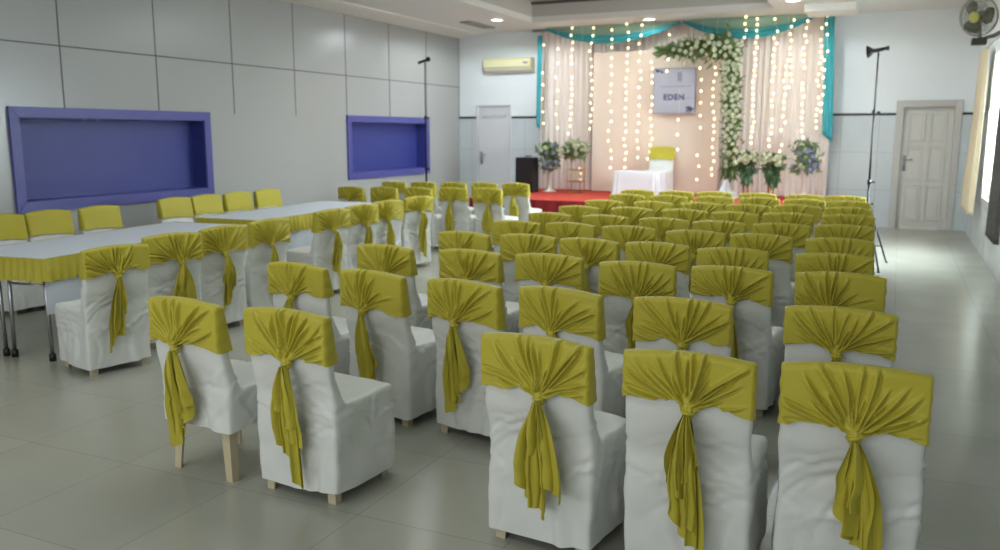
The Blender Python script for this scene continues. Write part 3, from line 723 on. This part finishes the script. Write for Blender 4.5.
# ------------------------------------------------------------------ board
t = empty('printed_board', (-3.77, 15.62, 1.98)); tag(t, 'grey printed name board hanging on the backdrop, left of the flower garland', 'board')
MB().box(-.375, .375, 0, .03, 0, .79).obj('board_sheet', M['board'], t)
mb = MB()
for a in (0, 1): mb.box(-.385, .385, -.006, .034, a*.79-.006, a*.79+.008)
for s in (-1, 1): mb.box(s*.38-.006, s*.38+.006, -.006, .034, 0, .79)
mb.obj('board_frame', M['inkp'], t)
mb = MB(); mb.box(-.26, .30, -.003, 0, .465, .478); mb.box(.20, .34, -.003, 0, .255, .262); mb.box(.06, .13, -.003, 0, .56, .72)
mb.obj('faded_lines', M['inkp'], t)
mb = MB()
rr = random.Random(3)
for _ in range(26):
    x, z = .30+rr.gauss(0, .03), .07+rr.gauss(0, .03); mb.box(x-.012, x+.012, -.003, 0, z-.012, z+.012)
for _ in range(16):
    x, z = -.34+abs(rr.gauss(0, .06)), .77-abs(rr.gauss(0, .02)); mb.box(x-.012, x+.012, -.003, 0, z-.012, z+.012)
mb.obj('corner_flowers', M['ink'], t)
cu = bpy.data.curves.new('txt', 'FONT'); cu.body = 'EDEN'; cu.size = .14; cu.extrude = .002; cu.offset = .006; cu.align_x = 'CENTER'; cu.space_character = 1.15
to = bpy.data.objects.new('tmp', cu); C.objects.link(to)
dg = bpy.context.evaluated_depsgraph_get(); me = bpy.data.meshes.new_from_object(to.evaluated_get(dg)); bpy.data.objects.remove(to)
me.transform(Matrix.Translation((-.0, -.004, .235)) @ Matrix.Rotation(R(90), 4, 'X')); me.materials.clear()
link('board_lettering', me, M['ink'], t)

# ------------------------------------------------------------------ flowers
def rose_mesh(name, r, m):
    mb = MB(); rr = random.Random(8)
    mb.lathe([(0, r*.6), (r*.3, r*.75), (r*.42, r*.45), (r*.35, -.1*r), (0, -.3*r)][::-1], 10)
    for ring, (n, rad, hgt, tilt) in enumerate(((5, .55, .7, .1), (6, .8, .5, .35), (7, 1.0, .2, .7))):
        for k in range(n):
            a = 2*math.pi*(k+.5*ring)/n; ca, sa = math.cos(a), math.sin(a); w_ = math.pi/n*1.25
            vs = []
            for (q, zz) in ((.25, -.3), (rad*.8, -.05), (rad, hgt)):
                for b in (-w_, 0, w_):
                    rq = q*(1 if b == 0 else .93)
                    vs.append((r*rq*math.cos(a+b), r*rq*math.sin(a+b), r*(zz-(.12 if b else 0))))
            mb.add(vs, [(0, 1, 4, 3), (1, 2, 5, 4), (3, 4, 7, 6), (4, 5, 8, 7)])
    me = mb.mesh(name, (m,)); me.polygons.foreach_set('use_smooth', [True]*len(me.polygons)); return me
ROSE = rose_mesh('rose', .052, M['rose']); ROSES = rose_mesh('rose', .042, M['rose']); HYD = rose_mesh('blue_flower', .055, M['blueflower'])
def leaves(mb, pts, size, rr, dirn=None, spread=1.0):
    for p in pts:
        d = Vector((rr.gauss(0, 1), rr.gauss(0, 1)-.5, rr.gauss(0, 1)))
        if dirn is not None: d = d*spread+Vector(dirn)*1.3
        d.normalize(); s = d.orthogonal().normalized(); s.rotate(Matrix.Rotation(rr.uniform(0, 6.28), 3, d)); n = d.cross(s)
        L = size*rr.uniform(.7, 1.4); w_ = L*.2; p = Vector(p)
        mb.add([p, p+d*L*.4+s*w_-n*w_*.3, p+d*L+n*.1*L, p+d*L*.4-s*w_-n*w_*.3, p+d*L*.45+n*w_*.3], [(0, 1, 4), (1, 2, 4), (2, 3, 4), (3, 0, 4)])
def face_rose(me, parent, loc, rr, sc_=1):
    o = link(me.name.split('.')[0], me, None, parent); o.location = loc
    o.rotation_euler = (R(90+rr.uniform(-35, 25)), 0, R(rr.uniform(-35, 35))); o.scale = (sc_,)*3; return o
# the L-shaped garland on the backdrop
GY = 15.40
t = empty('flower_garland', (-2.72, GY, SZ+.2)); tag(t, 'L-shaped garland of ivory roses and green leaves hung down the backdrop', 'flower garland')
rr = random.Random(21)
base = Vector((-2.72, GY, SZ+.2)); pth = []
pa, pb, pc = pix(672, 50, GY), pix(733, 45, GY), pix(731, 166, GY)
mb = MB(); mb.tube([pa-base, pb-base, pc-base], .03, 8); mb.obj('stem_frame', M['leafd'], t)
mb = MB(); pts = []
for _ in range(750):
    u = rr.random(); p = pa.lerp(pb, u); k = .05+.08*u
    pts.append(p-base+Vector((0, rr.uniform(-.10, .08), rr.gauss(0, k*.8))))
leaves(mb, pts, .13, rr, (-.5, -.2, 0), 1)
pts = []
for _ in range(60): pts.append(pa-base+Vector((rr.uniform(-.18, .1), rr.uniform(-.08, .05), rr.gauss(-.02, .04))))
leaves(mb, pts, .16, rr, (-1.5, 0, -.1), .6)
pts = []
for _ in range(1000):
    u = rr.random(); p = pb.lerp(pc, u); k = .085*(1-.35*u)
    pts.append(p-base+Vector((rr.gauss(0, k), rr.uniform(-.12, .08), 0)))
leaves(mb, pts, .10, rr)
pts = []
for _ in range(160): p = pc-base; pts.append(p+Vector((rr.gauss(-.02, .05), rr.uniform(-.08, .06), rr.uniform(-.12, .12))))
leaves(mb, pts, .15, rr, (0, 0, -1.5), .6)
mb.obj('foliage', M['leaf'], t)
n = 0; placed = []
while n < 98:
    if rr.random() < .24: u = rr.random()**.6; p = pa.lerp(pb, u)+Vector((0, 0, rr.gauss(0, .07)))
    else: u = rr.random(); p = pb.lerp(pc, u)+Vector((rr.uniform(-.15, .15)*(1-.4*u), 0, 0))
    if any((p.x-q.x)**2+(p.z-q.z)**2 < .078**2 for q in placed):
        n += .02; continue
    placed.append(p); face_rose(ROSE, t, p-base+Vector((0, -.165-rr.uniform(0, .05), 0)), rr, rr.uniform(.75, 1.1)); n += 1
def arrangement(name, loc, label, H, kind, seed):
    """flower stand: stand, leaves, blooms; H = height of the stand's top above its foot"""
    t = empty(name, loc); tag(t, label, 'flower arrangement', 'flower stands in front of the backdrop'); rr = random.Random(seed)
    if kind in ('white', 'hang'):
        mb = MB(); q = .13
        if kind == 'white':
            for sx in (-1, 1):
                for sy in (-1, 1): mb.tube([(sx*q, sy*q, 0), (sx*q, sy*q, H)], .009, 6)
            for z in (.01, H*.33, H*.66, H):
                mb.tube([(-q, -q, z), (q, -q, z), (q, q, z), (-q, q, z), (-q, -q, z)], .008, 6)
        else:
            for sx in (-.03, .05): mb.tube([(sx, 0, 0), (sx, 0, H)], .017, 8)
            mb.lathe([(0, 0), (.14, 0), (.14, .015), (0, .02)], 20)
            mb.lathe([(0, H), (.12, H), (.12, H+.012), (0, H+.015)], 20)
        mb.obj('stand', M['brass'], t, True)
    else:
        mb = MB(); mb.lathe([(0, 0), (.13, 0), (.125, .02), (.05, .05), (.035, .2), (.045, H*.6), (.10, H-.02), (.09, H), (0, H)], 20)
        mb.obj('stand', M['tube'], t, True)
    mb = MB(); pts = []
    if kind == 'hang':
        for _ in range(300): pts.append((rr.gauss(0, .085), rr.gauss(0, .06), H+rr.uniform(-.10, .14)))
        leaves(mb, pts, .10, rr); pts = []
        for _ in range(90): pts.append((rr.gauss(.03, .05), rr.gauss(-.03, .03), H-rr.uniform(.0, .26)))
        leaves(mb, pts, .16, rr, (0, -.1, -1.6), .6)
        flowers = [(rr.uniform(-.17, .17), -.15-rr.uniform(0, .05), H+rr.uniform(0, .19)) for _ in range(26)]
    elif kind == 'white':
        for _ in range(330):
            a = rr.uniform(0, 6.28); r_ = rr.uniform(0, .2); pts.append((r_*math.cos(a), r_*math.sin(a), H+.02+rr.uniform(0, .22*(1-r_*2.5)+.05)))
        leaves(mb, pts, .13, rr, (0, 0, .3), 1)
        flowers = []
        for _ in range(40):
            a = rr.uniform(0, 6.28); e_ = rr.uniform(.1, 1.3); flowers.append((.24*math.cos(a)*math.cos(e_)*1.1, -.06-abs(.2*math.sin(a)*math.cos(e_)), H+.05+.27*math.sin(e_)))
    else:
        for _ in range(420): pts.append((rr.gauss(0, .085), rr.gauss(0, .07), H+rr.uniform(-.10, .38)))
        leaves(mb, pts, .11, rr, (0, 0, .2), 1)
        flowers = [(rr.gauss(0, .09), -.08-rr.uniform(0, .06), H+rr.uniform(-.05, .38)) for _ in range(22)]
    mb.obj('foliage', M['leafd' if kind == 'hang' else 'leaf'], t)
    for i, p in enumerate(flowers):
        face_rose(HYD if kind == 'blue' and i % 2 else ROSES, t, p, rr, rr.uniform(.8, 1.3))
    return t
arrangement('flower_stand', (-6.05, 15.3, SZ), 'pale blue and ivory flowers on a slim stand, left edge of backdrop', .52, 'blue', 1)
arrangement('flower_stand', (-5.50, 15.25, SZ), 'white flower dome on a gold wire stand, left side of the stage', .65, 'white', 2)
arrangement('flower_stand', (-2.33, 14.95, SZ), 'white roses with trailing greens on a gold stand, right beside the garland', .62, 'hang', 3)
arrangement('flower_stand', (-1.92, 14.95, SZ), 'white roses with long trailing greens on a gold stand, farther from the garland', .60, 'hang', 4)
arrangement('flower_stand', (-1.42, 15.3, SZ), 'pale blue and ivory flowers on a slim stand, right edge of backdrop', .56, 'blue', 5)
# white draped foot under the garland
vs = []; nu = 60
for j, (r_, z) in enumerate(((.03, .30), (.06, .24), (.10, .14), (.2, .03), (.30, .004))):
    for i in range(nu):
        a = 2*math.pi*i/nu; r2 = r_*(1+.16*math.sin(7*a)*(j/4)); vs.append((r2*math.cos(a), r2*math.sin(a), z))
o = MB().add(vs, grid_faces(nu, 5, True)).obj('draped_pedestal', M['cardw'], None, True); o.location = (-2.70, 15.2, SZ)
tag(o, 'small white draped cone pedestal standing under the flower garland', 'pedestal')
# draped table on the stage
t = empty('stage_table', (-4.10, 14.66, SZ)); tag(t, 'small table draped in white cloth standing on the red stage', 'table')
mb = MB()
for sx in (-1, 1):
    for sy in (-1, 1): mb.tube([(sx*.36, sy*.2, 0), (sx*.36, sy*.2, .42)], .015, 8)
mb.obj('leg_frame', M['darkm'], t, True)
vs = []; ring = []
n_ = 200
for i in range(n_):
    a = 2*math.pi*i/n_; ca, sa = math.cos(a), math.sin(a); e_ = .18
    ring.append((math.copysign(abs(ca)**e_, ca)*.41, math.copysign(abs(sa)**e_, sa)*.26, a))
for j, (k, z, am) in enumerate(((.0, .455, 0), (.9, .455, 0), (.99, .452, 0), (1.0, .44, 0), (1.0, .3, .01), (1.02, .12, .02), (1.04, .03, .03))):
    for (x, y, a) in ring: f = 1+am*math.sin(a*17)*2; vs.append((x*k*f, y*k*f, z))
MB().add(vs, grid_faces(n_, 7, True)).obj('drape_cloth', M['cardw'], t, True)
# loudspeaker
p = pix(527.5, 193, 15.0)
t = empty('loudspeaker', (p.x, 15.0, SZ), R(-12)); tag(t, 'black loudspeaker standing on the left end of the stage', 'speaker')
mb = MB(); vs = [(-.2, -.14, 0), (.2, -.14, 0), (.15, .16, 0), (-.15, .16, 0)]; vs += [(x*.96, y, .66) for x, y, z in vs]
mb.add(vs, [(3, 2, 1, 0), (4, 5, 6, 7), (0, 1, 5, 4), (1, 2, 6, 5), (2, 3, 7, 6), (3, 0, 4, 7)]); mb.obj('cabinet', M['black'], t, bevel=.02)
MB().box(-.17, .17, -.152, -.142, .04, .62).obj('grille', mat('grille_mesh', (30, 30, 32), .7, noise_amt=.4, noise_scale=90), t, bevel=.004)
mb = MB(); mb.tube([(-.06, .02, .66), (-.06, .02, .685), (.06, .02, .685), (.06, .02, .66)], .01, 8); mb.obj('handle', M['black'], t, True)
mb = MB(); mb.lathe([(0, 0), (.012, 0), (.012, .06), (0, .06)], 10); o = mb.obj('side_knob', M['black'], t, True); o.rotation_euler = (0, R(90), 0); o.location = (.19, 0, .58)
# split air conditioner
t = empty('air_conditioner', (-7.24, YB-.005, 2.83)); tag(t, 'cream wall air conditioner above the white door', 'air conditioner')
pr = [(0, 0), (-.10, .0), (-.19, .05), (-.22, .10), (-.22, .24), (-.19, .275), (0, .28)]
mb = MB(); n_ = len(pr); vs = [(x, y, z) for x in (-.52, .52) for y, z in pr]
mb.add(vs, [(i, (i+1) % n_, n_+(i+1) % n_, n_+i) for i in range(n_)]+[tuple(range(n_))[::-1], tuple(range(n_, 2*n_))]); mb.obj('casing', M['acw'], t, bevel=.01)
mb = MB(); mb.add([(-.47, -.112, .002), (.47, -.112, .002), (.47, -.196, .05), (-.47, -.196, .05)], [(0, 1, 2, 3)]); o = mb.obj('air_flap', M['trimw'], t); s = o.modifiers.new('s', 'SOLIDIFY'); s.thickness = .006; s.offset = 1
MB().box(-.5, .5, -.2225, -.22, .085, .09).obj('panel_gap', M['inkp'], t)
MB().box(.36, .46, -.2225, -.22, .15, .19).obj('display_window', M['inkp'], t)

# ------------------------------------------------------------------ studio light stands with flash heads
def light_stand(x, y, zt, feet, label, hlabel, aim, reflector, hs):
    t = empty('light_stand', (x, y, 0)); tag(t, label, 'light stand', 'black tripod light stands')
    mb = MB()
    mb.tube([(0, 0, .12), (0, 0, 1.02)], .017, 12); mb.tube([(0, 0, 1.0), (0, 0, 1.9)], .0125, 10); mb.tube([(0, 0, 1.88), (0, 0, zt)], .0095, 10)
    mb.obj('pole', M['darkm'], t, True)
    for z in (1.0, 1.88, .72):
        mb = MB(); mb.lathe([(0, -.03), (.024, -.03), (.026, .03), (0, .03)], 14, (0, 0, z)); mb.tube([(0, 0, z), (.05, 0, z)], .007, 8); mb.lathe([(0, -.012), (.016, -.012), (.016, .012), (0, .012)], 10, (.055, 0, z))
        mb.obj('clamp', M['black'], t, True)
    for a, r_ in feet:
        ca, sa = math.cos(R(a)), math.sin(R(a)); mb = MB()
        mb.tube([(ca*.03, sa*.03, .70), (ca*r_, sa*r_, .012)], .011, 8)
        l_ = mb.obj('leg', M['darkm'], t, True)
        mb = MB(); mb.tube([(0, 0, .16), (ca*r_*.72, sa*r_*.72, .70-.69*.72)], .007, 6); mb.obj('strut', M['darkm'], l_, True)
        mb = MB(); mb.tube([(ca*r_*.97, sa*r_*.97, .024), (ca*(r_+.02), sa*(r_+.02), .0)], .014, 8); mb.obj('rubber_foot', M['black'], l_, True)
    h = empty('flash_head', (x, y, zt)); h.scale = (hs,)*3; h.rotation_euler = (R(aim[0]), 0, R(aim[1])); tag(h, hlabel, 'flash head', 'flash heads on the light stands')
    mb = MB(); mb.tube([(0, 0, -.04), (0, 0, .03)], .018, 10); mb.tube([(-.04, 0, -.02), (.04, 0, -.02)], .008, 8); mb.obj('bracket', M['black'], h, True)
    mb = MB(); mb.tube([(0, -.16, .07), (0, .10, .07)], [.036, .04], 16); mb.tube([(0, -.2, .07), (0, -.16, .07)], [.046, .046], 16); mb.obj('flash_body', M['black'], h, True)
    mb = MB(); rp = [(.045, 0), (.07, .03), (reflector, .10), (reflector+.004, .10), (.074, .028), (.045, -.005)]
    mb.lathe(rp, 24); o = mb.obj('reflector', M['darkm'], h, True); o.rotation_euler = (R(-90), 0, 0); o.location = (0, .09, .07)
    return t
light_stand(-.315, 11.95, 2.60, [(-42, .36), (-80, 1.15), (110, .75)], 'black light stand behind the right end of the last chair row', 'black flash head with round reflector on the right light stand', (-8, 80), .12, .66)
light_stand(-7.45, 13.0, 2.80, [(-30, .7), (90, .7), (210, .7)], 'black light stand in front of the far blue niche', 'black flash head on the left light stand, before the grey wall', (18, -80), .06, .55)

# ------------------------------------------------------------------ wall fan
t = empty('wall_fan', (XR, 10.25, 2.60)); tag(t, 'grey wall fan with a pale yellow hub high on the right wall', 'fan')
mb = MB(); mb.tube([(0, 0, .12), (-.10, 0, .12), (-.30, 0, .0), (-.42, 0, -.03), (-.44, 0, .1), (-.44, .06, .19)], .022, 10); mb.box(-.03, 0, -.07, .07, 0, .24); mb.obj('bracket', M['fanm'], t, bevel=.008)
MB().box(-.50, -.36, -.07, .05, -.09, -.02).obj('control_box', mat('dark_grey_plastic', (78, 80, 70), .5, noise_amt=.05), t, bevel=.012)
hd = empty('fan_head', (-.46, -.06, .19)); hd.parent = t; hd.rotation_euler = (R(10), 0, R(-34)); hd.scale = (.9,)*3   # local -Y... faces the hall
def onhead(mb, name, m, sm=True): return mb.obj(name, m, hd, sm)
mb = MB()
for r_, yy in ((.215, 0), (.212, .03), (.17, -.055), (.11, -.075), (.17, .09), (.10, .11)):
    pts = [(r_*math.cos(a), yy, r_*math.sin(a)) for a in np.linspace(0, 2*math.pi, 41)]; mb.tube(pts, .0045 if r_ > .2 else .0022, 6, False)
for k in range(40):
    a = 2*math.pi*k/40; ca, sa = math.cos(a), math.sin(a)
    mb.tube([(.05*ca, -.082, .05*sa), (.11*ca, -.075, .11*sa), (.17*ca, -.055, .17*sa), (.215*ca, 0, .215*sa), (.212*ca, .03, .212*sa), (.17*ca, .09, .17*sa), (.06*ca, .115, .06*sa)], .0018, 4, False)
onhead(mb, 'cage', M['fanm'])
mb = MB(); mb.tube([(0, -.09, 0), (0, -.078, 0)], [.05, .062], 24); onhead(mb, 'hub_cap', M['fanc'])
mb = MB(); mb.tube([(0, .06, 0), (0, .22, 0)], [.06, .05], 20); onhead(mb, 'motor', M['fanm'])
mb = MB()
for k in range(3):
    a0 = k*2*math.pi/3; vs = []
    for i in range(8):
        r_ = .03+.16*i/7; wd = .25+.55*math.sin(math.pi*min(1, i/7*.8+.1))
        for s in (-1, 0, 1): a = a0+s*wd*.9; vs.append((r_*math.cos(a), -.01+.03*s, r_*math.sin(a)))
    mb.add(vs, grid_faces(3, 8))
o = onhead(mb, 'blades', mat('grey_blades', (104, 104, 88), .4, noise_amt=.04)); s = o.modifiers.new('s', 'SOLIDIFY'); s.thickness = .003
# ------------------------------------------------------------------ curtains at the right window
def wcurtain(y0, y1, z0, z1, x, m, label, flare, seed, amp=.03, waist=0):
    nu = int((y1-y0)/.012); nv = 40; vs = []
    for j in range(nv):
        v = j/(nv-1)
        for i in range(nu):
            u = i/(nu-1); yy = y0+(y1-y0)*u+flare*v*(u-.3)
            xx = x+(amp*(.7+.6*v))*math.sin(2*math.pi*(u*(y1-y0))/.13+seed+.6*math.sin(v*3))-.09*v*v*flare
            vs.append((xx, yy, z1+(z0-z1)*v))
    o = MB().add(vs, grid_faces(nu, nv)).obj('window_curtain', m, None, True)
    s = o.modifiers.new('s', 'SOLIDIFY'); s.thickness = .004
    cy = (y0+y1)/2; o.data.transform(Matrix.Translation((-x, -cy, -z0))); o.location = (x, cy, z0)
    tag(o, label, 'curtain')
wcurtain(13.35, 14.2, .52, 2.74, .98, M['curt'], 'beige curtain at the far side of the bright right window', .5, 1)
wcurtain(9.9, 10.75, .50, 2.74, .97, M['curtd'], 'charcoal patterned curtain at the near side of the bright right window', .1, 2, .02)
o = MB().tube([(1.0, 9.8, 2.76), (1.0, 14.4, 2.76)], .013, 10).obj('curtain_rod', M['chrome'], None, True)
tag(o, 'thin metal curtain rod above the right window', 'curtain rod')
